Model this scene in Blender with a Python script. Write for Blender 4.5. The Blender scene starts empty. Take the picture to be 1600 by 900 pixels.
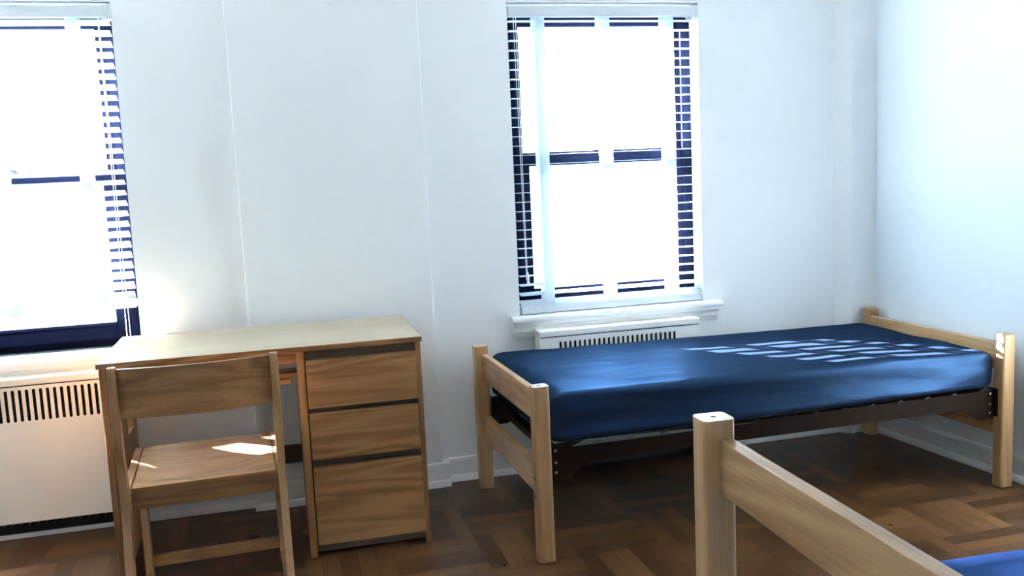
import bpy, bmesh, math, random
from mathutils import Vector, Matrix, noise
C = bpy.context.scene.collection
PI = math.pi
random.seed(4)

# ------------------------------------------------------------------ helpers
def tag(o, label, cat, group=None, kind=None):
    o['label'] = label; o['category'] = cat
    if group: o['group'] = group
    if kind: o['kind'] = kind
    return o

def thing(name, label, cat, loc=(0, 0, 0), rotz=0, group=None, kind=None):
    o = bpy.data.objects.new(name, None); C.objects.link(o)
    o.empty_display_size = .1
    o.location = loc; o.rotation_euler = (0, 0, rotz)
    return tag(o, label, cat, group, kind)

class MB:
    """collects shapes into one mesh"""
    def __init__(self): self.bm = bmesh.new()
    def box(self, x0, x1, y0, y1, z0, z1, bev=0.0, seg=2, vertical_only=False):
        b = bmesh.new()
        bmesh.ops.create_cube(b, size=1)
        bmesh.ops.scale(b, vec=(x1-x0, y1-y0, z1-z0), verts=b.verts)
        bmesh.ops.translate(b, vec=((x0+x1)/2, (y0+y1)/2, (z0+z1)/2), verts=b.verts)
        if bev > 0:
            es = b.edges[:]
            if vertical_only:
                es = [e for e in es if abs((e.verts[0].co-e.verts[1].co).z) > 1e-4]
            bmesh.ops.bevel(b, geom=es, offset=bev, segments=seg, affect='EDGES', profile=.5)
        self.merge(b); return self
    def merge(self, b):
        me = bpy.data.meshes.new('tmp'); b.to_mesh(me); b.free()
        self.bm.from_mesh(me); bpy.data.meshes.remove(me)
    def prism(self, pts, a0, a1, axis='x', bev=0.0):
        """pts: 2-D outline; axis x: pts are (y,z); axis y: (x,z); axis z: (x,y)"""
        b = bmesh.new()
        def p(u, v, a):
            return {'x': (a, u, v), 'y': (u, a, v), 'z': (u, v, a)}[axis]
        v0 = [b.verts.new(p(u, v, a0)) for u, v in pts]
        v1 = [b.verts.new(p(u, v, a1)) for u, v in pts]
        f0 = b.faces.new(v0); f1 = b.faces.new(v1[::-1])
        n = len(pts)
        for i in range(n):
            b.faces.new((v0[i], v1[i], v1[(i+1) % n], v0[(i+1) % n]))
        bmesh.ops.recalc_face_normals(b, faces=b.faces)
        if bev > 0:
            es = [e for e in b.edges if f0 in e.link_faces or f1 in e.link_faces]
            bmesh.ops.bevel(b, geom=es, offset=bev, segments=2, affect='EDGES', profile=.5)
        self.merge(b); return self
    def tube(self, pts, r, n=10, cap=True):
        b = bmesh.new(); rings = []
        pts = [Vector(p) for p in pts]
        rr = r if isinstance(r, (list, tuple)) else [r]*len(pts)
        up = Vector((0, 0, 1))
        for i, p in enumerate(pts):
            d = (pts[min(i+1, len(pts)-1)] - pts[max(i-1, 0)]).normalized()
            a = d.cross(up)
            if a.length < 1e-3: a = d.cross(Vector((1, 0, 0)))
            a.normalize(); c = d.cross(a)
            rings.append([b.verts.new(p + (a*math.cos(2*PI*k/n) + c*math.sin(2*PI*k/n))*rr[i]) for k in range(n)])
        for i in range(len(rings)-1):
            for k in range(n):
                b.faces.new((rings[i][k], rings[i][(k+1) % n], rings[i+1][(k+1) % n], rings[i+1][k]))
        if cap:
            b.faces.new(rings[0][::-1]); b.faces.new(rings[-1])
        bmesh.ops.recalc_face_normals(b, faces=b.faces)
        self.merge(b); return self
    def build(self, name, mat, parent=None, smooth=35, mats=None):
        me = bpy.data.meshes.new(name); self.bm.to_mesh(me); self.bm.free()
        for m in (mats or [mat]): me.materials.append(m)
        if smooth:
            for p in me.polygons: p.use_smooth = True
            me.set_sharp_from_angle(angle=math.radians(smooth))
        o = bpy.data.objects.new(name, me); C.objects.link(o)
        if smooth and smooth != 60:
            wn = o.modifiers.new('weighted', 'WEIGHTED_NORMAL'); wn.keep_sharp = True
        if parent: o.parent = parent
        return o

# ------------------------------------------------------------------ materials
def newmat(name):
    m = bpy.data.materials.new(name); m.use_nodes = True
    nt = m.node_tree; b = nt.nodes['Principled BSDF']
    return m, nt, b
def N(nt, t, **kw):
    n = nt.nodes.new(t)
    for k, v in kw.items(): setattr(n, k, v)
    return n
def link(nt, a, b): nt.links.new(a, b)

def plain(name, col, rough=.5, spec=.5, metal=0.0, bump=0.0, bscale=60, var=0.0):
    m, nt, b = newmat(name)
    b.inputs['Base Color'].default_value = (*col, 1)
    b.inputs['Roughness'].default_value = rough
    b.inputs['Metallic'].default_value = metal
    b.inputs['Specular IOR Level'].default_value = spec
    tc = N(nt, 'ShaderNodeTexCoord')
    nz = N(nt, 'ShaderNodeTexNoise'); nz.inputs['Scale'].default_value = bscale
    nz.inputs['Detail'].default_value = 4
    link(nt, tc.outputs['Object'], nz.inputs['Vector'])
    if bump:
        bp = N(nt, 'ShaderNodeBump'); bp.inputs['Strength'].default_value = bump
        bp.inputs['Distance'].default_value = .004
        link(nt, nz.outputs['Fac'], bp.inputs['Height']); link(nt, bp.outputs['Normal'], b.inputs['Normal'])
    if var:
        n2 = N(nt, 'ShaderNodeTexNoise'); n2.inputs['Scale'].default_value = 2.2; n2.inputs['Detail'].default_value = 5
        link(nt, tc.outputs['Object'], n2.inputs['Vector'])
        mx = N(nt, 'ShaderNodeMixRGB'); mx.inputs[1].default_value = (*col, 1)
        mx.inputs[2].default_value = (*[c*(1-var) for c in col], 1)
        link(nt, n2.outputs['Fac'], mx.inputs[0]); link(nt, mx.outputs[0], b.inputs['Base Color'])
    return m

def wood(name, axis, light, mid, dark, rough=.38, seed=0.0, fig=1.0, spec=.5, coat=0.0):
    """oak: long grain streaks along axis, cathedral figure, fine pores"""
    k = {'oak_ch': 1.28, 'oak_de': 1.16, 'oak_be': 1.2}.get(name[:6], 1.0)
    light, mid, dark = [tuple(k*c for c in q) for q in (light, mid, dark)]
    m, nt, b = newmat(name)
    tc = N(nt, 'ShaderNodeTexCoord')
    mp = N(nt, 'ShaderNodeMapping')
    s = {'x': (.55, 5, 5), 'y': (5, .55, 5), 'z': (5, 5, .55)}[axis]
    mp.inputs['Scale'].default_value = s
    mp.inputs['Location'].default_value = (seed*3.1, seed*1.7, seed*2.3)
    link(nt, tc.outputs['Object'], mp.inputs['Vector'])
    big = N(nt, 'ShaderNodeTexNoise'); big.inputs['Scale'].default_value = 1.6
    big.inputs['Detail'].default_value = 2; big.inputs['Distortion'].default_value = .4
    link(nt, mp.outputs['Vector'], big.inputs['Vector'])
    # growth rings: sine of noise contours
    mul = N(nt, 'ShaderNodeMath', operation='MULTIPLY'); mul.inputs[1].default_value = 46
    link(nt, big.outputs['Fac'], mul.inputs[0])
    sn = N(nt, 'ShaderNodeMath', operation='SINE'); link(nt, mul.outputs[0], sn.inputs[0])
    # fine pores
    mp2 = N(nt, 'ShaderNodeMapping')
    s2 = {'x': (6, 260, 260), 'y': (260, 6, 260), 'z': (260, 260, 6)}[axis]
    mp2.inputs['Scale'].default_value = s2
    link(nt, tc.outputs['Object'], mp2.inputs['Vector'])
    fine = N(nt, 'ShaderNodeTexNoise'); fine.inputs['Scale'].default_value = 1.0; fine.inputs['Detail'].default_value = 3
    link(nt, mp2.outputs['Vector'], fine.inputs['Vector'])
    # broad colour drift
    dr = N(nt, 'ShaderNodeTexNoise'); dr.inputs['Scale'].default_value = .7; dr.inputs['Detail'].default_value = 3
    link(nt, mp.outputs['Vector'], dr.inputs['Vector'])
    a1 = N(nt, 'ShaderNodeMath', operation='MULTIPLY'); a1.inputs[1].default_value = .11*fig
    link(nt, sn.outputs[0], a1.inputs[0])
    a2 = N(nt, 'ShaderNodeMath', operation='ADD'); link(nt, a1.outputs[0], a2.inputs[0]); link(nt, dr.outputs['Fac'], a2.inputs[1])
    f1 = N(nt, 'ShaderNodeMath', operation='MULTIPLY_ADD'); f1.inputs[1].default_value = .5; f1.inputs[2].default_value = -.25
    link(nt, fine.outputs['Fac'], f1.inputs[0])
    a3 = N(nt, 'ShaderNodeMath', operation='ADD'); link(nt, a2.outputs[0], a3.inputs[0]); link(nt, f1.outputs[0], a3.inputs[1])
    cr = N(nt, 'ShaderNodeValToRGB')
    e = cr.color_ramp.elements
    e[0].position = .25; e[0].color = (*dark, 1); e[1].position = .75; e[1].color = (*light, 1)
    k = cr.color_ramp.elements.new(.5); k.color = (*mid, 1)
    link(nt, a3.outputs[0], cr.inputs[0]); link(nt, cr.outputs[0], b.inputs['Base Color'])
    b.inputs['Roughness'].default_value = rough
    b.inputs['Specular IOR Level'].default_value = spec
    b.inputs['Coat Weight'].default_value = coat; b.inputs['Coat Roughness'].default_value = .27
    bp = N(nt, 'ShaderNodeBump'); bp.inputs['Strength'].default_value = .12; bp.inputs['Distance'].default_value = .001
    link(nt, fine.outputs['Fac'], bp.inputs['Height']); link(nt, bp.outputs['Normal'], b.inputs['Normal'])
    return m

OAK = dict(light=(.40, .205, .078), mid=(.30, .143, .050), dark=(.185, .080, .026))
BED = dict(light=(.47, .29, .137), mid=(.385, .225, .098), dark=(.275, .148, .060))
desk_x = wood('oak_desk_x', 'x', **OAK, seed=1.0, fig=1.3)
desk_x2 = wood('oak_desk_x2', 'x', **OAK, seed=2.3, fig=1.5)
desk_x3 = wood('oak_desk_x3', 'x', **OAK, seed=5.1, fig=1.5)
desk_z = wood('oak_desk_z', 'z', light=(.37, .18, .065), mid=(.28, .128, .044), dark=(.17, .072, .023), seed=.4)
desk_y = wood('oak_desk_y', 'y', **OAK, seed=.8)
desk_dark = wood('carcass_oak', 'x', light=(.13, .088, .055), mid=(.10, .066, .04), dark=(.06, .04, .025), seed=3, rough=.6, fig=.4)
lam = wood('laminate_top', 'x', light=(.54, .45, .31), mid=(.48, .39, .262), dark=(.40, .315, .205), seed=1.6, fig=.35, rough=.36, coat=.15)
chair_x = wood('oak_chair_x', 'x', light=(.36, .178, .066), mid=(.275, .13, .046), dark=(.17, .074, .025), seed=4.2, rough=.33, coat=.4)
chair_seat = wood('oak_chair_seat', 'x', light=(.34, .175, .073), mid=(.26, .128, .05), dark=(.17, .08, .03), seed=2.9, rough=.24, coat=.25)
chair_z = wood('oak_chair_z', 'z', light=(.39, .212, .087), mid=(.32, .165, .064), dark=(.21, .10, .037), seed=1.9, rough=.36, coat=.35)
chair_y = wood('oak_chair_y', 'y', **OAK, seed=2.2)
bed_z = wood('oak_bed_post', 'z', **BED, seed=.6, fig=.6, rough=.36, coat=.6)
bed_y = wood('oak_bed_rail', 'y', **BED, seed=3.4, fig=1.2, rough=.36, coat=.4)

wall_m = plain('wall_paint', (.835, .85, .855), rough=.55, bump=.10, bscale=28, spec=.3)
trim_m = plain('trim_paint', (.86, .86, .84), rough=.35, bump=.04, bscale=40)
wallr_m = plain('wall_paint_shaded', (.77, .83, .875), rough=.6, bump=.10, bscale=28, spec=.3)  # white right wall, with dim blue skylight put into the colour
ceil_m = plain('ceiling_paint', (.88, .88, .86), rough=.8)
rad_m = plain('radiator_enamel', (.80, .77, .69), rough=.4, bump=.03, bscale=30)
rad2_m = plain('radiator_enamel_white', (.80, .80, .77), rough=.4, bump=.03, bscale=30)
dark_m = plain('dark_cavity_shade', (.012, .010, .008), rough=.6)  # near-black colour stands in for shade in recesses and holes
fin_m = plain('heating_fin_metal', (.035, .024, .014), rough=.5, metal=.3)
frame_m = plain('window_frame_paint', (.004, .006, .018), rough=.8, spec=.03)
sillmetal_m = plain('inner_sill_metal', (.016, .02, .032), rough=.4)
steel_m = plain('bed_steel_brown', (.018, .009, .005), rough=.5, spec=.08, var=.3)
black_m = plain('bed_bracket_black', (.004, .004, .005), rough=.38)
galv_m = plain('galvanised_wire', (.45, .45, .44), rough=.4, metal=.7)
screw_m = plain('screw_steel', (.6, .6, .6), rough=.25, metal=1.0)
band_m = plain('spring_band_cloth', (.075, .078, .074), rough=.8, bump=.2, bscale=200)
cord_m = plain('cord_white', (.85, .86, .88), rough=.7)
rubber_m = plain('glide_plastic', (.06, .05, .045), rough=.6)

def translucent(name, col, t=.35, rough=.4):
    m, nt, b = newmat(name)
    out = nt.nodes['Material Output']
    b.inputs['Base Color'].default_value = (*col, 1); b.inputs['Roughness'].default_value = rough; b.inputs['Specular IOR Level'].default_value = .15
    tr = N(nt, 'ShaderNodeBsdfTranslucent'); tr.inputs['Color'].default_value = (*col, 1)
    nz = N(nt, 'ShaderNodeTexNoise'); nz.inputs['Scale'].default_value = 400
    bp = N(nt, 'ShaderNodeBump'); bp.inputs['Strength'].default_value = .03
    link(nt, nz.outputs['Fac'], bp.inputs['Height']); link(nt, bp.outputs['Normal'], b.inputs['Normal'])
    mx = N(nt, 'ShaderNodeMixShader'); mx.inputs[0].default_value = t
    link(nt, b.outputs[0], mx.inputs[1]); link(nt, tr.outputs[0], mx.inputs[2]); link(nt, mx.outputs[0], out.inputs['Surface'])
    return m
slat_m = translucent('blind_slat_vinyl', (.76, .80, .84), .14, .75)
tape_m = translucent('blind_tape_cloth', (.84, .90, .91), .55, .8)

def glass():
    m, nt, b = newmat('window_glass')
    out = nt.nodes['Material Output']
    tr = N(nt, 'ShaderNodeBsdfTransparent'); tr.inputs['Color'].default_value = (.97, .985, .99, 1)
    gl = N(nt, 'ShaderNodeBsdfGlossy'); gl.inputs['Roughness'].default_value = .02
    lw = N(nt, 'ShaderNodeLayerWeight'); lw.inputs['Blend'].default_value = .25
    pw = N(nt, 'ShaderNodeMath', operation='MULTIPLY_ADD'); pw.inputs[1].default_value = .35; pw.inputs[2].default_value = .03
    link(nt, lw.outputs['Facing'], pw.inputs[0])
    mx = N(nt, 'ShaderNodeMixShader')
    link(nt, pw.outputs[0], mx.inputs[0]); link(nt, tr.outputs[0], mx.inputs[1]); link(nt, gl.outputs[0], mx.inputs[2])
    link(nt, mx.outputs[0], out.inputs['Surface'])
    return m
glass_m = glass()

def vinyl(name, col, sheen, rough=.42):
    m, nt, b = newmat(name)
    out = nt.nodes['Material Output']
    b.inputs['Base Color'].default_value = (*col, 1)
    b.inputs['Roughness'].default_value = .7
    b.inputs['Specular IOR Level'].default_value = .0
    gl = N(nt, 'ShaderNodeBsdfGlossy'); gl.inputs['Color'].default_value = (*sheen, 1); gl.inputs['Roughness'].default_value = rough
    ad = N(nt, 'ShaderNodeAddShader'); link(nt, b.outputs[0], ad.inputs[0]); link(nt, gl.outputs[0], ad.inputs[1])
    link(nt, ad.outputs[0], out.inputs['Surface'])
    tc = N(nt, 'ShaderNodeTexCoord')
    wv = N(nt, 'ShaderNodeTexNoise'); wv.inputs['Scale'].default_value = 7; wv.inputs['Detail'].default_value = 3
    fn = N(nt, 'ShaderNodeTexNoise'); fn.inputs['Scale'].default_value = 420
    mp = N(nt, 'ShaderNodeMapping'); mp.inputs['Scale'].default_value = (.6, 1.6, 2.2)
    link(nt, tc.outputs['Object'], mp.inputs['Vector']); link(nt, mp.outputs['Vector'], wv.inputs['Vector'])
    link(nt, tc.outputs['Object'], fn.inputs['Vector'])
    b1 = N(nt, 'ShaderNodeBump'); b1.inputs['Strength'].default_value = .35; b1.inputs['Distance'].default_value = .012
    link(nt, wv.outputs['Fac'], b1.inputs['Height'])
    b2 = N(nt, 'ShaderNodeBump'); b2.inputs['Strength'].default_value = .12; b2.inputs['Distance'].default_value = .001
    link(nt, fn.outputs['Fac'], b2.inputs['Height']); link(nt, b1.outputs['Normal'], b2.inputs['Normal'])
    for q in (b, gl): link(nt, b2.outputs['Normal'], q.inputs['Normal'])
    return m
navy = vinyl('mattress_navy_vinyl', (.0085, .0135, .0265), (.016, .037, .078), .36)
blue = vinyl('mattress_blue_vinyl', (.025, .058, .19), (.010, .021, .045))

def parquet():
    m, nt, b = newmat('parquet_floor')
    tc = N(nt, 'ShaderNodeTexCoord')
    mp = N(nt, 'ShaderNodeMapping'); S = .305; K = 5
    mp.inputs['Location'].default_value = (-.647/S + 10, -3.22/S + 12, 0); mp.inputs['Scale'].default_value = (1/S, 1/S, 1)
    link(nt, tc.outputs['Object'], mp.inputs['Vector'])
    sp = N(nt, 'ShaderNodeSeparateXYZ'); link(nt, mp.outputs['Vector'], sp.inputs[0])
    def M(op, a, bv=None, c=None):
        n = N(nt, 'ShaderNodeMath', operation=op)
        for i, v in enumerate((a, bv, c)):
            if v is None: continue
            if isinstance(v, (int, float)): n.inputs[i].default_value = v
            else: link(nt, v, n.inputs[i])
        return n.outputs[0]
    X, Y = sp.outputs[0], sp.outputs[1]
    cx, cy = M('FLOOR', X), M('FLOOR', Y)
    fx, fy = M('FRACT', X), M('FRACT', Y)
    par = M('MODULO', M('ADD', cx, cy), 2)                     # 0: strips along x, 1: along y
    def sel(a, c): return M('ADD', M('MULTIPLY', a, M('SUBTRACT', 1, par)), M('MULTIPLY', c, par))
    across = sel(fy, fx); along = sel(fx, fy)
    st = M('MULTIPLY', across, K); idx = M('FLOOR', st); fs = M('FRACT', st)
    cmb = N(nt, 'ShaderNodeCombineXYZ')
    link(nt, cx, cmb.inputs[0]); link(nt, cy, cmb.inputs[1]); link(nt, idx, cmb.inputs[2])
    wn = N(nt, 'ShaderNodeTexWhiteNoise'); link(nt, cmb.outputs[0], wn.inputs['Vector'])
    # grain inside a strip
    g = N(nt, 'ShaderNodeCombineXYZ')
    link(nt, M('MULTIPLY', along, 1.6), g.inputs[0]); link(nt, M('MULTIPLY', across, 26), g.inputs[1]); link(nt, M('MULTIPLY', wn.outputs['Value'], 37), g.inputs[2])
    gn = N(nt, 'ShaderNodeTexNoise'); gn.inputs['Scale'].default_value = 2.0; gn.inputs['Detail'].default_value = 4
    link(nt, g.outputs[0], gn.inputs['Vector'])
    v = M('ADD', M('MULTIPLY', wn.outputs['Value'], .72), M('MULTIPLY', gn.outputs['Fac'], .34))
    cr = N(nt, 'ShaderNodeValToRGB'); e = cr.color_ramp.elements
    e[0].position = .08; e[0].color = (.055, .023, .009, 1); e[1].position = 1.0; e[1].color = (.225, .112, .042, 1)
    k = e.new(.5); k.color = (.088, .038, .014, 1)
    k = e.new(.8); k.color = (.145, .068, .025, 1)
    link(nt, v, cr.inputs[0])
    edge = M('MINIMUM', M('MINIMUM', fs, M('SUBTRACT', 1, fs)), M('MULTIPLY', M('MINIMUM', along, M('SUBTRACT', 1, along)), K))
    gap = M('LESS_THAN', edge, .022)
    mx = N(nt, 'ShaderNodeMixRGB'); mx.inputs[2].default_value = (.03, .014, .007, 1)
    link(nt, M('MULTIPLY', gap, .7), mx.inputs[0]); link(nt, cr.outputs[0], mx.inputs[1])
    link(nt, mx.outputs[0], b.inputs['Base Color'])
    b.inputs['Roughness'].default_value = .30
    nz = N(nt, 'ShaderNodeTexNoise'); nz.inputs['Scale'].default_value = 5; nz.inputs['Detail'].default_value = 5
    link(nt, tc.outputs['Object'], nz.inputs['Vector'])
    link(nt, M('MULTIPLY_ADD', nz.outputs['Fac'], .25, .20), b.inputs['Roughness'])
    bp = N(nt, 'ShaderNodeBump'); bp.inputs['Strength'].default_value = .25; bp.inputs['Distance'].default_value = .0015
    hh = M('ADD', M('MULTIPLY', gap, -1), M('MULTIPLY', wn.outputs['Value'], .5))
    link(nt, hh, bp.inputs['Height']); link(nt, bp.outputs['Normal'], b.inputs['Normal'])
    return m
floor_m = parquet()

# ------------------------------------------------------------------ room
D = 3.87            # window wall, inner face
XL, YB, ZC = -1.75, -.95, 2.48
W1 = (-1.384, -.514); W2 = (1.036, 1.912); ZW0, ZW1 = .70, 2.03
DT = 4.10           # outer face
def wall_right_x(y): return 2.785 + (3.81 - y) * (.060/.865)
XR = wall_right_x(YB)

def struct(name, mb, mat, label, cat, smooth=0):
    o = mb.build(name, mat, None, smooth); return tag(o, label, cat, None, 'structure')

struct('floor', MB().box(XL-.1, XR+.4, YB-.1, D+.0, -.05, 0), floor_m, 'brown oak parquet floor laid in basket weave squares', 'floor')
struct('ceiling', MB().box(XL-.1, XR+.4, YB-.1, D, ZC, ZC+.1), ceil_m, 'plain white painted ceiling above the room', 'ceiling')
wb = MB()
wb.box(XL-.1, W1[0], D, DT, 0, ZC); wb.box(W1[1], W2[0], D, DT, 0, ZC); wb.box(W2[1], 3.3, D, DT, 0, ZC)
for w in (W1, W2):
    wb.box(w[0], w[1], D, DT, 0, ZW0-.02); wb.box(w[0], w[1], D, DT, ZW1, ZC)
struct('wall_back', wb, wall_m, 'white painted wall with the two windows', 'wall')
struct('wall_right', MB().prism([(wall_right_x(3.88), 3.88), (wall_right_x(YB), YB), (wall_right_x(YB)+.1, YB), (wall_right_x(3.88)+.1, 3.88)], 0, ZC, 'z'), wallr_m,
       'plain white wall at the right behind the bed end, dim skylight in its colour', 'wall')
struct('wall_left', MB().box(XL-.1, XL, YB, D, 0, ZC), wall_m, 'plain white wall left of the desk', 'wall')
struct('wall_front', MB().box(XL-.1, XR+.4, YB-.1, YB, 0, ZC), wall_m, 'plain white wall facing the windows', 'wall')
CX0, CX1, CD = -.1033, .6488, .05
cm = MB().box(CX0, CX1, D-CD, D+.001, 0, ZC, .006, 2, True)
struct('trim_1', cm, wall_m, 'wide shallow white wall pier behind the desk', 'wall pier', 40)
pm = MB().prism([(2.593, D+.001), (2.653, 3.81), (2.80, 3.81), (2.80, D+.001)], 0, ZC, 'z')
struct('trim_2', pm, wall_m, 'narrow white boxed pipe column in the far right corner', 'column')

def base_profile(t=.014, h=.102, s=.016):
    return [(0, 0), (t+s, 0), (t+s, .012), (t+s-.006, .024), (t+.001, .028), (t, .030), (t, h-.016), (t-.003, h-.010), (t-.004, h-.004), (t-.009, h), (0, h)]
def baseboard(mb, x0, x1, y):
    mb.prism([(y - d, z) for d, z in base_profile()], x0, x1, 'x')
bb = MB()
baseboard(bb, XL, -1.34, D); baseboard(bb, -.57, CX0-.03, D); baseboard(bb, CX1+.03, 1.08, D); baseboard(bb, 1.845, 2.60, D)
struct('baseboard_back', bb, trim_m, 'white moulded baseboard along the window wall', 'baseboard', 30)
bc = MB(); baseboard(bc, CX0-.03, CX1+.03, D-CD)
bc.box(CX0-.03, CX0, D-CD-.001, D, 0, .10); bc.box(CX1, CX1+.03, D-CD-.001, D, 0, .10)
struct('baseboard_pier', bc, trim_m, 'white baseboard stepping forward around the wall pier', 'baseboard', 30)
bk = MB().prism([(2.577, D), (2.643, 3.804), (2.643, 3.800), (2.665, 3.800), (2.665, 3.812), (2.6, D)], 0, .10, 'z')
struct('baseboard_corner', bk, trim_m, 'short white baseboard around the corner pipe column', 'baseboard', 0)
br = bmesh.new(); prof = base_profile(.011, .102, .012); rings = []
for y in (3.80, YB):
    rings.append([br.verts.new((wall_right_x(y) - d, y, z)) for d, z in prof])
for i in range(len(prof)):
    j = (i+1) % len(prof); br.faces.new((rings[0][i], rings[0][j], rings[1][j], rings[1][i]))
br.faces.new(rings[0]); br.faces.new(rings[1][::-1]); bmesh.ops.recalc_face_normals(br, faces=br.faces)
mbr = MB(); mbr.merge(br)
struct('baseboard_right', mbr, trim_m, 'white moulded baseboard along the right wall under the bed', 'baseboard', 30)

# ------------------------------------------------------------------ windows
def window(name, w, label):
    x0, x1 = w
    r = thing(name, label, 'window', ((x0+x1)/2, D, ZW0), 0, None, 'structure')
    ox, oy, oz = -(x0+x1)/2, -D, -ZW0
    def bx(mb, a, b, c, d, e, f, bev=.003): mb.box(a+ox, b+ox, c+oy, d+oy, e+oz, f+oz, bev, 1)
    yf = 3.955
    f = MB()                                                     # fixed frame, two tracks deep
    bx(f, x0, x0+.045, yf, 4.09, ZW0, ZW1); bx(f, x1-.045, x1, yf, 4.09, ZW0, ZW1)
    bx(f, x0, x1, yf, 4.09, ZW1-.04, ZW1); bx(f, x0, x1, yf+.03, 4.09, ZW0, ZW0+.045)
    for s in (x0+.045, x1-.053): bx(f, s, s+.008, yf+.036, yf+.044, ZW0, ZW1)   # parting strips
    f.build('window_frame', frame_m, r)
    def sash(nm, y0, y1, z0, z1, st, bot, top, xi=.045):
        s = MB()
        bx(s, x0+xi, x0+xi+st, y0, y1, z0, z1); bx(s, x1-xi-st, x1-xi, y0, y1, z0, z1)
        bx(s, x0+xi+st, x1-xi-st, y0, y1, z0, z0+bot); bx(s, x0+xi+st, x1-xi-st, y0, y1, z1-top, z1)
        bx(s, x0+xi+st-.002, x1-xi-st+.002, y0-.004, y0+.01, z0+bot-.012, z0+bot-.006, .001)
        so = s.build(nm, frame_m, r)
        p = MB(); ym = (y0+y1)/2
        p.box(x0+xi+st-.004+ox, x1-xi-st+.004+ox, ym-.002+oy, ym+.002+oy, z0+bot-.004+oz, z1-top+.004+oz)
        p.build('pane', glass_m, so, 0)
    sash('upper_sash', 4.012, 4.042, 1.345, ZW1-.04, .040, .044, .036)
    sash('lower_sash', 3.968, 3.998, ZW0+.03, 1.404, .055, .068, .058)
    k = MB(); xm = (x0+x1)/2
    bx(k, xm-.035, xm+.035, 3.95, 3.985, 1.404, 1.414, .003); bx(k, xm-.008, xm+.03, 3.945, 3.965, 1.414, 1.423, .003)
    k.build('sash_lock', sillmetal_m, r)
    i = MB(); bx(i, x0, x1, 3.945, yf+.035, ZW0-.012, ZW0+.004, .002)
    i.build('inner_sill', sillmetal_m, r)
    # painted stool and moulded apron
    xs0, xs1 = x0-.047, x1+.072 if x0 > 0 else x1+.05
    stool = [(D-.055, .676), (D-.058, .682), (D-.058, .690), (D-.053, .697), (D-.045, .699), (D, .7), (D, .672), (D-.045, .672)]
    s = MB().prism([(y+oy, z+oz) for y, z in stool], xs0+ox, xs1+ox, 'x', .002); bx(s, x0, x1, D-.02, 3.945, ZW0-.02, ZW0, .001)
    s.build('window_stool', trim_m, r)
    ap = [(D, .672), (D-.040, .672), (D-.040, .660), (D-.030, .652), (D-.026, .646), (D-.026, .630), (D-.022, .627), (D-.018, .612), (D-.016, .606), (D, .606)]
    a = MB().prism([(y+oy, z+oz) for y, z in ap], xs0+.006+ox, xs1-.012+ox, 'x')
    a.build('apron', trim_m, r)
window('window_1', W1, 'left window with dark frame above the radiator, blind partly raised')
window('window_2', W2, 'right window with dark double-hung frame above the blue bed')

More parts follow.
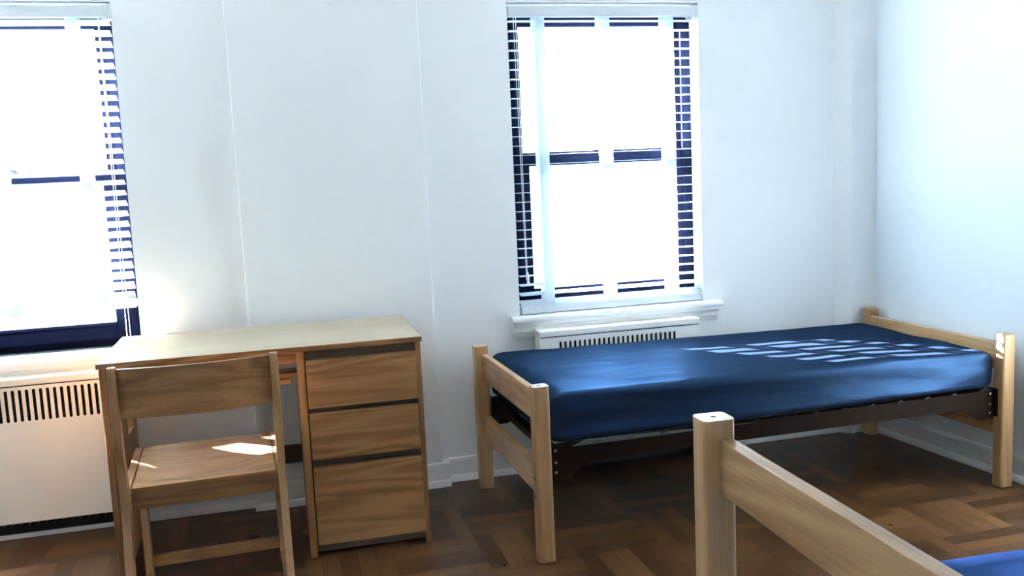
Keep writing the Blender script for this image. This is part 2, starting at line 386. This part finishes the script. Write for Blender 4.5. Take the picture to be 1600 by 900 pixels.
# ------------------------------------------------------------------ blinds
def blind(name, w, ztop, zbot, tilt, label, cords, tassel_z):
    x0, x1 = w[0]+.004, w[1]-.004
    r = thing(name, label, 'window blind', ((x0+x1)/2, D+.02, ztop), 0, 'venetian blinds in the two windows')
    ox, oy, oz = -(x0+x1)/2, -(D+.02), -ztop
    yc = D+.028
    h = MB(); h.box(x0+ox, x1-.012+ox, D-.006+oy, D+.006+oy, 1.972+oz, 2.017+oz, .003)
    h.box(x0+.004+ox, x1-.004+ox, D+.008+oy, D+.05+oy, 1.976+oz, 2.018+oz, .002)
    hr = h.build('head_rail', slat_m, r)
    e = MB(); e.box(x1-.032+ox, x1+.008+ox, D-.003+oy, D+.052+oy, 1.965+oz, 2.020+oz, .003)
    e.build('end_bracket', plain(name+'_bracket_plastic', (.62, .66, .66), .4), hr)
    pitch = .0403; zs = []
    z = 1.957
    while z > zbot + .044: zs.append(z); z -= pitch
    s = MB()
    n = len(zs)
    for i, z in enumerate(zs):
        t = math.radians(tilt(i/(n-1), n-1-i))
        b = bmesh.new(); top = []; bot = []
        for k in range(7):
            u = (k/6-.5)*.05; c = .0010*(1-(k/3-1)**2)
            for lst, th in ((top, .0007), (bot, -.0007)):
                yy = u; zz = c+th
                y2 = yy*math.cos(t) + zz*math.sin(t); z2 = -yy*math.sin(t) + zz*math.cos(t)
                lst.append([b.verts.new((xx+ox, yc+y2+oy, z+z2+oz)) for xx in (x0+.006, x1-.006)])
        for k in range(6):
            b.faces.new((top[k][0], top[k][1], top[k+1][1], top[k+1][0])); b.faces.new((bot[k][0], bot[k+1][0], bot[k+1][1], bot[k][1]))
        b.faces.new((top[0][0], bot[0][0], bot[0][1], top[0][1])); b.faces.new((top[6][0], top[6][1], bot[6][1], bot[6][0]))
        for q in (0, 1): b.faces.new([t_[q] for t_ in top] + [b_[q] for b_ in bot][::-1])
        bmesh.ops.recalc_face_normals(b, faces=b.faces); s.merge(b)
    s.build('slats', slat_m, r)
    zr = zbot
    br = MB(); br.box(x0+.006+ox, x1-.002+ox, D-.004+oy, D+.05+oy, zr+oz, zr+.034+oz, .006, 2)
    br.build('bottom_rail', slat_m, r)
    for tx in (x0+.136, (x0+x1)/2-.004, x1-.138):
        t = MB()
        t.box(tx-.0225+ox, tx+.0225+ox, yc-.0295+oy, yc-.0285+oy, zr-.001+oz, 1.968+oz)
        t.box(tx-.0225+ox, tx+.0225+ox, yc+.0275+oy, yc+.0285+oy, zr+.002+oz, 1.976+oz)
        t.box(tx-.0225+ox, tx+.0225+ox, yc-.0295+oy, yc+.0285+oy, zr-.0015+oz, zr-.0005+oz)
        t.build('ladder_tape', tape_m, r)
    for (cx, cz, dx) in cords:
        c = MB().tube([(cx+ox, D-.010+oy, 1.966+oz), (cx+dx*.5+ox, D-.011+oy, (1.966+cz)/2+oz), (cx+dx+ox, D-.012+oy, cz+oz)], .0016, 6)
        co = c.build('lift_cord', cord_m, r)
    if tassel_z:
        cx = cords[-1][0]+cords[-1][2]
        c = MB().tube([(cx+ox, D-.012+oy, tassel_z+.045+oz), (cx+ox, D-.012+oy, tassel_z+.038+oz), (cx+.001+ox, D-.012+oy, tassel_z+.012+oz), (cx+.002+ox, D-.012+oy, tassel_z+.008+oz), (cx+.003+ox, D-.012+oy, tassel_z-.012+oz)],
                      [.003, .006, .008, .005, .008], 12)
        c.build('tassel', cord_m, co)
blind('venetian_blind', W2, ZW1-.01, .703, lambda u, k: {0: -24, 1: -10, 2: -4}.get(k, 0) , 'white venetian blind lowered to the sill above the blue bed',
      [(1.060, .86, .010), (1.070, .86, .004)], .845)
blind('venetian_blind.001', W1, ZW1-.01, .862, lambda u, k: 18 + 24*max(0, (u-.55)/.45), 'white venetian blind stopping short of the sill beside the desk',
      [(-.560, .72, -.004), (-.557, .72, .006)], None)

# ------------------------------------------------------------------ radiator covers
def slotted_panel(name, mat, parent, x0, x1, z0, z1, slots, y, t):
    cu = bpy.data.curves.new('c', 'CURVE'); cu.dimensions = '2D'; cu.fill_mode = 'BOTH'; cu.extrude = t/2
    def sp(pts):
        s = cu.splines.new('POLY'); s.points.add(len(pts)-1)
        for p, q in zip(s.points, pts): p.co = (*q, 0, 1)
        s.use_cyclic_u = True
    sp([(x0, z0), (x1, z0), (x1, z1), (x0, z1)])
    for sx, sz0, sz1, hw in slots:
        pts = [(sx+hw*math.cos(a), sz1-hw+hw*math.sin(a)) for a in [PI*k/6 for k in range(7)]] + \
              [(sx+hw*math.cos(a), sz0+hw+hw*math.sin(a)) for a in [PI+PI*k/6 for k in range(7)]]
        sp(pts)
    tmp = bpy.data.objects.new('tmp', cu); C.objects.link(tmp)
    dg = bpy.context.evaluated_depsgraph_get(); dg.update()
    me = bpy.data.meshes.new_from_object(tmp.evaluated_get(dg))
    bpy.data.objects.remove(tmp); bpy.data.curves.remove(cu)
    me.name = name
    me.transform(Matrix.Translation((0, y, 0)) @ Matrix.Rotation(PI/2, 4, 'X'))
    me.materials.clear(); me.materials.append(mat)
    o = bpy.data.objects.new(name, me); C.objects.link(o); o.parent = parent
    return o

def radiator(name, xa, xb, zb, ztop, slots, label, mat, kick):
    r = thing(name, label, 'radiator cover', ((xa+xb)/2, D, 0), 0, 'radiator covers under the windows')
    w = (xb-xa)/2; yf = -.11
    slotted_panel('front_panel', mat, r, -w, w, zb, ztop-.030, [(s-(xa+xb)/2, a, b, h) for s, a, b, h in slots], yf+.0015, .003)
    l = MB(); l.box(-w-.002, w+.002, yf-.004, 0, ztop-.026, ztop, .004); l.build('top_cap', mat, r)
    for s in (-1, 1):
        q = MB(); q.box(*sorted((s*w, s*(w-.003))), yf+.003, -.032, zb, ztop-.026); q.build('end_panel', mat, r)
    b = MB(); b.box(-w+.004, w-.004, -.034, -.028, .02, ztop-.03); b.build('back_plate', dark_m, r, 0)
    f = MB(); f.tube([(-w+.02, -.065, zb+.02), (w-.02, -.065, zb+.02)], .014, 10)
    for k in range(int(2*w/.03)):
        f.box(-w+.03+k*.03-.0008, -w+.03+k*.03+.0008, -.095, -.038, zb-.02, zb+.09)
    f.box(-w+.004, w-.004, -.085, -.075, ztop-.16, ztop-.145)
    f.build('heating_fins', fin_m, r, 0)
    k = MB(); k.box(-w+.003, w-.003, -.034, -.02, 0, .022, .002); k.build('kick_strip', kick, r)
    for s in (-1, 1):
        k = MB(); k.box(s*(w-.012)-.01, s*(w-.012)+.01, -.10, -.04, 0, zb, .001); k.build('foot', dark_m, r)
    return r
sl = [(-.702-.0241*k+.0, .476, .598, .0058) for k in range(-4, 25)]
sl = [s for s in sl if -1.30 < s[0] < -.605]
radiator('radiator_cover', -1.325, -.588, .086, .640, sl, 'cream slotted radiator cover under the left window beside the desk', rad_m, trim_m)
sl2 = [(1.182+.0222*k, .500, .590, .0056) for k in range(0, 26) if 1.182+.0222*k < 1.735]
radiator('radiator_cover.001', 1.090, 1.836, .086, .640, sl2, 'white slotted radiator cover behind the blue bed under the right window', rad2_m, dark_m)  # kick strip near-black: shade under the bed put into its colour

# ------------------------------------------------------------------ desk
dk = thing('desk', 'oak pedestal desk with three drawers and pale laminate top', 'desk', (-.576, 3.225, 0), -.0097)
DW, DD = 1.071, .562
MB().box(0, DW, .0012, DD, .7445, .762, .0015, 2).build('desktop', lam, dk)
# the edge band round the top, in solid oak
eb = MB(); eb.box(-.0012, DW+.0012, -.0012, .0012, .7440, .7612, .0008); eb.box(-.0012, .0012, .0012, DD, .7440, .7612); eb.box(DW-.0012+.0012, DW+.0012, .0012, DD, .7440, .7612)
eb.build('edge_band', desk_x, dk)
# left end: panel with a notch added so sunlight reaches the chair seat
lp = MB(); lp.prism([(.010, 0), (DD-.008, 0), (DD-.008, .744), (DD-.085, .744), (DD-.085, .428), (.349, .428), (.349, .744), (.010, .744)], .005, .023, 'x', .001)
lp.build('side_panel', desk_z, dk)
MB().box(1.050, 1.0675, .010, DD-.004, 0, .744, .0015).build('side_panel', desk_z, dk)
MB().box(.637, .6625, .010, DD-.004, 0, .744, .0015).build('center_panel', desk_z, dk)
MB().box(.023, .637, .026, .044, .700, .744, .001).build('apron', desk_x, dk)
tr = MB(); tr.box(.050, .637, .030, .130, .648, .667, .002); tr.build('pencil_tray', desk_x2, dk)
ru = MB(); ru.box(.070, .612, .040, .120, .628, .643, .001); ru.build('tray_runner', desk_x, dk)
MB().box(.023, .637, DD-.022, DD-.006, .195, .268, .001).build('back_rail', desk_dark, dk)
ca = MB(); ca.box(.6625, 1.050, .034, DD-.01, .046, .744); ca.build('pedestal_carcass', desk_dark, dk, 0)
MB().box(.6625, 1.050, .022, .034, .016, .046).build('kick_plate', desk_dark, dk, 0)
for z0, z1, m in ((.5385, .709, desk_x), (.354, .5195, desk_x2), (.044, .3265, desk_x3)):
    d = MB(); d.box(.6665, 1.0492, .006, .032, z0, z1, .0015); d.build('drawer', m, dk)
g = [(.650, .03), (1.058, .03), (.650, DD-.03), (1.058, DD-.03)]

# ------------------------------------------------------------------ chair
ch = thing('desk_chair', 'oak side chair with curved backrest pushed up to the desk', 'chair', (-.463, 2.66, 0), .04)
T = .0235; CW = .4665
for x0 in (0, CW-T):
    rear = [(0, 0), (.035, .115), (.071, .235), (.105, .36), (.116, .42), (.116, .48), (.110, .56), (.101, .66), (.094, .80), (.094, .822), (.098, .828), (.118, .828), (.124, .822),
            (.131, .74), (.140, .67), (.138, .62), (.143, .56), (.160, .50), (.176, .452), (.176, .40), (.150, .30), (.108, .16), (.064, .034), (.050, 0)]
    MB().prism(rear, x0, x0+T, 'x', .003).build('rear_leg', chair_z, ch)
    MB().prism([(.170, .398), (.176, .448), (.19, .454), (.625, .454), (.632, .448), (.632, .392)], x0, x0+T, 'x', .002).build('side_rail', chair_y, ch)
    MB().prism([(.585, .394), (.632, .394), (.622, .2), (.614, 0), (.566, 0), (.572, .2)], x0, x0+T, 'x', .002).build('front_leg', chair_z, ch)
    MB().box(x0+.002, x0+T-.002, .052, .570, .002, .036, .003).build('runner', chair_y, ch)
def curved_panel(name, x0, x1, z0, z1, yend, sag, th, mat, parent, lean=0.0):
    b = bmesh.new(); nx, nz = 24, 4; F = {}
    for i in range(nx+1):
        u = i/nx; x = x0+(x1-x0)*u; y = yend - sag*math.sin(PI*u)**.9
        for j in range(nz+1):
            z = z0+(z1-z0)*j/nz
            yy = y - lean*(z-z0)
            F[i, j, 0] = b.verts.new((x, yy, z)); F[i, j, 1] = b.verts.new((x, yy+th, z))
    for i in range(nx):
        for j in range(nz):
            for s in (0, 1): b.faces.new((F[i, j, s], F[i+1, j, s], F[i+1, j+1, s], F[i, j+1, s]))
        for j in (0, nz): b.faces.new((F[i, j, 0], F[i+1, j, 0], F[i+1, j, 1], F[i, j, 1]))
    for j in range(nz):
        for i in (0, nx): b.faces.new((F[i, j, 0], F[i, j+1, 0], F[i, j+1, 1], F[i, j, 1]))
    bmesh.ops.recalc_face_normals(b, faces=b.faces)
    m = MB(); m.merge(b); return m.build(name, mat, parent)
curved_panel('backrest', T+.0005, CW-T-.0005, .676, .821, .117, .032, .013, chair_x, ch, .05)
# seat: dished board
b = bmesh.new(); nx, ny = 28, 24; F = {}
sx0, sx1, sy0, sy1 = T+.004, CW-T-.004, .172, .630
for i in range(nx+1):
    for j in range(ny+1):
        u, v = i/nx, j/ny
        x = sx0+(sx1-sx0)*u; y = sy0+(sy1-sy0)*v
        e = max(0, 1-((u-.5)/.44)**2)*max(0, 1-((v-.52)/.46)**4)
        F[i, j, 1] = b.verts.new((x, y, .4525-.011*min(1, e*1.25)))
        F[i, j, 0] = b.verts.new((x, y, .431))
for i in range(nx):
    for j in range(ny):
        for s in (0, 1): b.faces.new((F[i, j, s], F[i+1, j, s], F[i+1, j+1, s], F[i, j+1, s]))
for i in range(nx):
    for j in (0, ny): b.faces.new((F[i, j, 0], F[i+1, j, 0], F[i+1, j, 1], F[i, j, 1]))
for j in range(ny):
    for i in (0, nx): b.faces.new((F[i, j, 0], F[i, j+1, 0], F[i, j+1, 1], F[i, j, 1]))
bmesh.ops.recalc_face_normals(b, faces=b.faces)
m = MB(); m.merge(b); m.build('seat', chair_seat, ch)
MB().box(T, CW-T, .178, .198, .385, .431, .001).build('seat_rail', chair_x, ch)
MB().box(T, CW-T, .600, .620, .385, .431, .001).build('seat_rail', chair_x, ch)
MB().box(T, CW-T, .583, .603, .043, .082, .002).build('stretcher', chair_x, ch)

# ------------------------------------------------------------------ beds
PA, PB = .058, .054
def make_bed(name, label, loc, yaw, L, W, H, top_rail, low_rail, zs):
    r = thing(name, label, 'bed frame', loc, yaw, 'oak dormitory bed frames')
    for x in (0, L-PA):
        for y in (0, W-PB):
            p = MB(); p.box(x, x+PA, y, y+PB, .004, H, .011, 5, True)
            po = p.build('post', bed_z, r)
            h = MB(); h.tube([(x+PA/2, y+PB/2, H-.01), (x+PA/2, y+PB/2, H+.0006)], .0042, 14); h.build('peg_hole_shade', dark_m, po)  # dark plug on the post top stands in for the hole's shade
            g = MB(); g.tube([(x+PA/2, y+PB/2, 0), (x+PA/2, y+PB/2, .005)], .020, 16); g.build('glide', rubber_m, po)
        xr = (x+.028, x+.054) if x == 0 else (x+.002, x+.028)
        for z0, z1 in (top_rail, low_rail):
            q = MB(); q.box(xr[0], xr[1], PB-.004, W-PB+.004, z0, z1, .003); q.build('end_rail', bed_y, r)
        if x == 0:
            for y in (PB/2, W-PB/2):
                for z in (low_rail[1]-.02, low_rail[0]+.02):
                    bo = MB(); bo.tube([(x-.003, y-.008, z), (x+.002, y-.008, z)], .005, 12); bo.build('bolt', screw_m, r)
    # pressed steel link-spring frame between the posts
    for y in (.045, W-.045):
        s = 1 if y < W/2 else -1
        a = MB()
        e0, e1 = PA+.002, L-PA-.002
        a.prism([(e0, zs), (e1, zs), (e1, zs-.112), (e1-.07, zs-.112), (e1-.15, zs-.062), (e0+.15, zs-.062), (e0+.07, zs-.112), (e0, zs-.112)], y, y+s*.004, 'y')
        a.box(e0+.0, e1, *sorted((y, y+s*.038)), zs-.001, zs+.003)
        a.build('side_rail', steel_m, r)
        for x in (e0, e1):
            sx = 1 if x == e0 else -1
            k = MB(); k.prism([(x, zs+.010), (x+sx*.055, zs+.010), (x+sx*.075, zs-.010), (x+sx*.075, zs-.06), (x+sx*.035, zs-.10), (x, zs-.10)], *sorted((y+s*.006, y+s*.011)), 'y')
            k.box(*sorted((x-sx*.0015, x+sx*.003)), *sorted((y-s*.02, y+s*.03)), zs-.10, zs+.011)
            ko = k.build('corner_bracket', black_m, r)
            for zz in (zs-.008, zs-.05, zs-.085):
                bo = MB(); bo.tube([(x+sx*.022, y-s*.006, zz), (x+sx*.022, y+s*.008, zz)], .0055, 10); bo.build('rivet', screw_m, ko)
    for x in (PA+.02, L-PA-.02):
        a = MB(); a.box(x-.018, x+.018, .06, W-.06, zs-.003, zs+.001); a.box(x-.002, x+.002, .06, W-.06, zs-.04, zs); a.build('cross_rail', steel_m, r)
    # link fabric: steel wires in a diamond grid, with coil springs at the sides
    w = MB(); n = 26
    for i in range(n+1):
        x = PA+.09+(L-2*PA-.18)*i/n
        w.tube([(x, .10, zs+.006), (x, W-.10, zs+.006)], .0016, 5)
    for j in range(9):
        y = .10+(W-.20)*j/8
        w.tube([(PA+.04, y, zs+.008), (L-PA-.04, y, zs+.008)], .0016, 5)
    wo = w.build('spring_deck', galv_m, r)
    bd = MB()
    bd.box(PA+.07, L-PA-.07, W-.10, W-.05, zs+.004, zs+.010)
    bd.prism([(PA+.08, zs+.004), (PA+.80, zs+.004), (PA+.50, zs+.014), (PA+.12, zs+.021)], .022, .025, 'y')
    bd.build('edge_band', band_m, r)
    for i in range(14):
        x = PA+.16+i*.122
        if x > L-PA-.2: break
        k = MB(); k.tube([(x, .041, zs+.004), (x+.004, .018, zs+.013), (x+.022, .018, zs+.015), (x+.030, .041, zs+.010)], .0022, 6); k.build('hook', black_m, wo)
    return r

B1 = (.806, 2.888); Y1 = .0215; L1 = 1.966; WB = .862; H1 = .6125
make_bed('bed_frame', 'low oak bed frame under the right window', (*B1, 0), Y1, L1, WB, H1, (.474, .580), (.212, .318), .386)
Y2 = -.0387; H2 = .897; L2 = 1.966
o2 = (.676 + math.sin(Y2)*WB, 1.424 - math.cos(Y2)*WB)
make_bed('bed_frame', 'taller oak bed frame cropped in the front right corner', (*o2, 0), Y2, L2, WB, H2, (.770, .864), (.30, .40), .43)

def mattress(name, label, loc, yaw, x0, x1, y0, y1, z0, ztl, ztr, mat, r=.035, seed=0):
    o = thing('tmp', label, 'mattress', loc, yaw); bpy.data.objects.remove(o)
    b = bmesh.new(); nx, ny, nz = 110, 50, 12
    X = lambda i: x0+(x1-x0)*i/nx
    verts = {}
    def vert(i, j, k):
        if (i, j, k) in verts: return verts[i, j, k]
        u, v, w = i/nx, j/ny, k/nz
        x, y = X(i), y0+(y1-y0)*v
        zt = ztl+(ztr-ztl)*u
        z = z0+(zt-z0)*w
        # rounded box
        rr = r
        cx = min(max(x, x0+rr*1.6), x1-rr*1.6); cy = min(max(y, y0+rr), y1-rr); cz = min(max(z, z0+rr*.6), zt-rr)
        d = Vector(((x-cx)/1.6, y-cy, (z-cz)/(.6 if z < cz else 1)))
        # cube corner distance -> sphere
        if d.length > 1e-6:
            mx = max(abs(d.x), abs(d.y), abs(d.z)); d = d.normalized()*mx
            x, y, z = cx+d.x*1.6, cy+d.y, cz+d.z*(.6 if z < cz else 1)
        q = Vector((x*3.2+seed, y*5, z*7)); nn = noise.noise(q)
        q2 = Vector((x*9+seed, y*16, z*16)); n2 = noise.noise(q2)
        # loose cover: soft pillows on top, creases running from the lower corners along the sides
        if k == nz: z += .005*nn + .0016*n2 - .004*math.sin(PI*u)*math.sin(PI*v)
        side = (j == 0) - (j == ny)
        if side:
            edge = min(1, abs(u-.5)*2.2)
            cre = math.sin((z-z0)*70 + x*5 + 2.5*nn)*(.0028*edge**2)
            y -= side*(.004*nn + cre - .012*math.sin(PI*w)*.6)
        if i in (0, nx):
            x += (1 if i else -1)*(.004*nn + .006*math.sin(PI*w))
        verts[i, j, k] = b.verts.new((x, y, z)); return verts[i, j, k]
    def quad(*a): b.faces.new([vert(*p) for p in a])
    for i in range(nx):
        for j in range(ny):
            quad((i, j, nz), (i+1, j, nz), (i+1, j+1, nz), (i, j+1, nz)); quad((i, j, 0), (i, j+1, 0), (i+1, j+1, 0), (i+1, j, 0))
    for i in range(nx):
        for k in range(nz):
            quad((i, 0, k), (i+1, 0, k), (i+1, 0, k+1), (i, 0, k+1)); quad((i, ny, k), (i, ny, k+1), (i+1, ny, k+1), (i+1, ny, k))
    for j in range(ny):
        for k in range(nz):
            quad((0, j, k), (0, j, k+1), (0, j+1, k+1), (0, j+1, k)); quad((nx, j, k), (nx, j+1, k), (nx, j+1, k+1), (nx, j, k+1))
    bmesh.ops.recalc_face_normals(b, faces=b.faces)
    m = MB(); m.merge(b)
    o = m.build(name, mat, None, 60); o.location = loc; o.rotation_euler = (0, 0, yaw)
    tag(o, label, 'mattress', 'blue vinyl dormitory mattresses')
    return o
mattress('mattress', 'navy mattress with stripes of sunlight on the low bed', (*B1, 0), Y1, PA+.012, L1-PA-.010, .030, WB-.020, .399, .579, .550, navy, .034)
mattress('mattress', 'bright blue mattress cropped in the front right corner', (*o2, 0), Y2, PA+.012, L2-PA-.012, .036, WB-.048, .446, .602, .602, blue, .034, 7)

# ------------------------------------------------------------------ light
w = bpy.data.worlds.new('sky'); bpy.context.scene.world = w; w.use_nodes = True
bg = w.node_tree.nodes['Background']; bg.inputs['Color'].default_value = (.52, .77, 1.0, 1); bg.inputs['Strength'].default_value = .85
def sun_dir(el, az):    # direction the light travels: into the room, to the right, down
    e = math.radians(el); a = math.radians(az)
    return Vector((math.sin(a)*math.cos(e), -math.cos(a)*math.cos(e), -math.sin(e)))
sd = sun_dir(19.5, 41.7)
sl_ = bpy.data.lights.new('sun', 'SUN'); sl_.energy = 33.0; sl_.angle = math.radians(.53); sl_.color = (.97, .99, 1.0)
so = bpy.data.objects.new('sun', sl_); C.objects.link(so); so.location = (0, 8, 5)
so.rotation_euler = sd.to_track_quat('-Z', 'Y').to_euler()
for wx in (W1, W2):
    pl = bpy.data.lights.new('window_portal', 'AREA'); pl.shape = 'RECTANGLE'; pl.size = wx[1]-wx[0]; pl.size_y = ZW1-ZW0
    pl.cycles.is_portal = True
    po = bpy.data.objects.new('window_portal', pl); C.objects.link(po); po.location = ((wx[0]+wx[1])/2, DT+.01, (ZW0+ZW1)/2)
    po.rotation_euler = Vector((0, -1, 0)).to_track_quat('-Z', 'Y').to_euler()
# ------------------------------------------------------------------ camera
sc = bpy.context.scene
cam = bpy.data.cameras.new('camera'); cam.sensor_width = 36; cam.lens = 36*1448.56/1600
co = bpy.data.objects.new('camera', cam); C.objects.link(co)
rt = Vector((.96549346, -.25655169, -.04476175)); dn = Vector((-.07468102, -.10808841, -.99133226)); fw = Vector((.24948974, .96046766, -.12351819))
M = Matrix((rt, -dn, -fw)).transposed().to_4x4(); M.translation = (0, 0, 1.322)
co.matrix_world = M; cam.clip_start = .02
sc.camera = co
sc.view_settings.view_transform = 'Standard'; sc.view_settings.look = 'None'
sc.view_settings.gamma = 1; sc.view_settings.use_curve_mapping = False
sc.view_settings.exposure = 3.76
sc.cycles.max_bounces = 14; sc.cycles.diffuse_bounces = 10; sc.cycles.transparent_max_bounces = 16
sc.cycles.use_denoising = True
sc.cycles.sample_clamp_indirect = 6
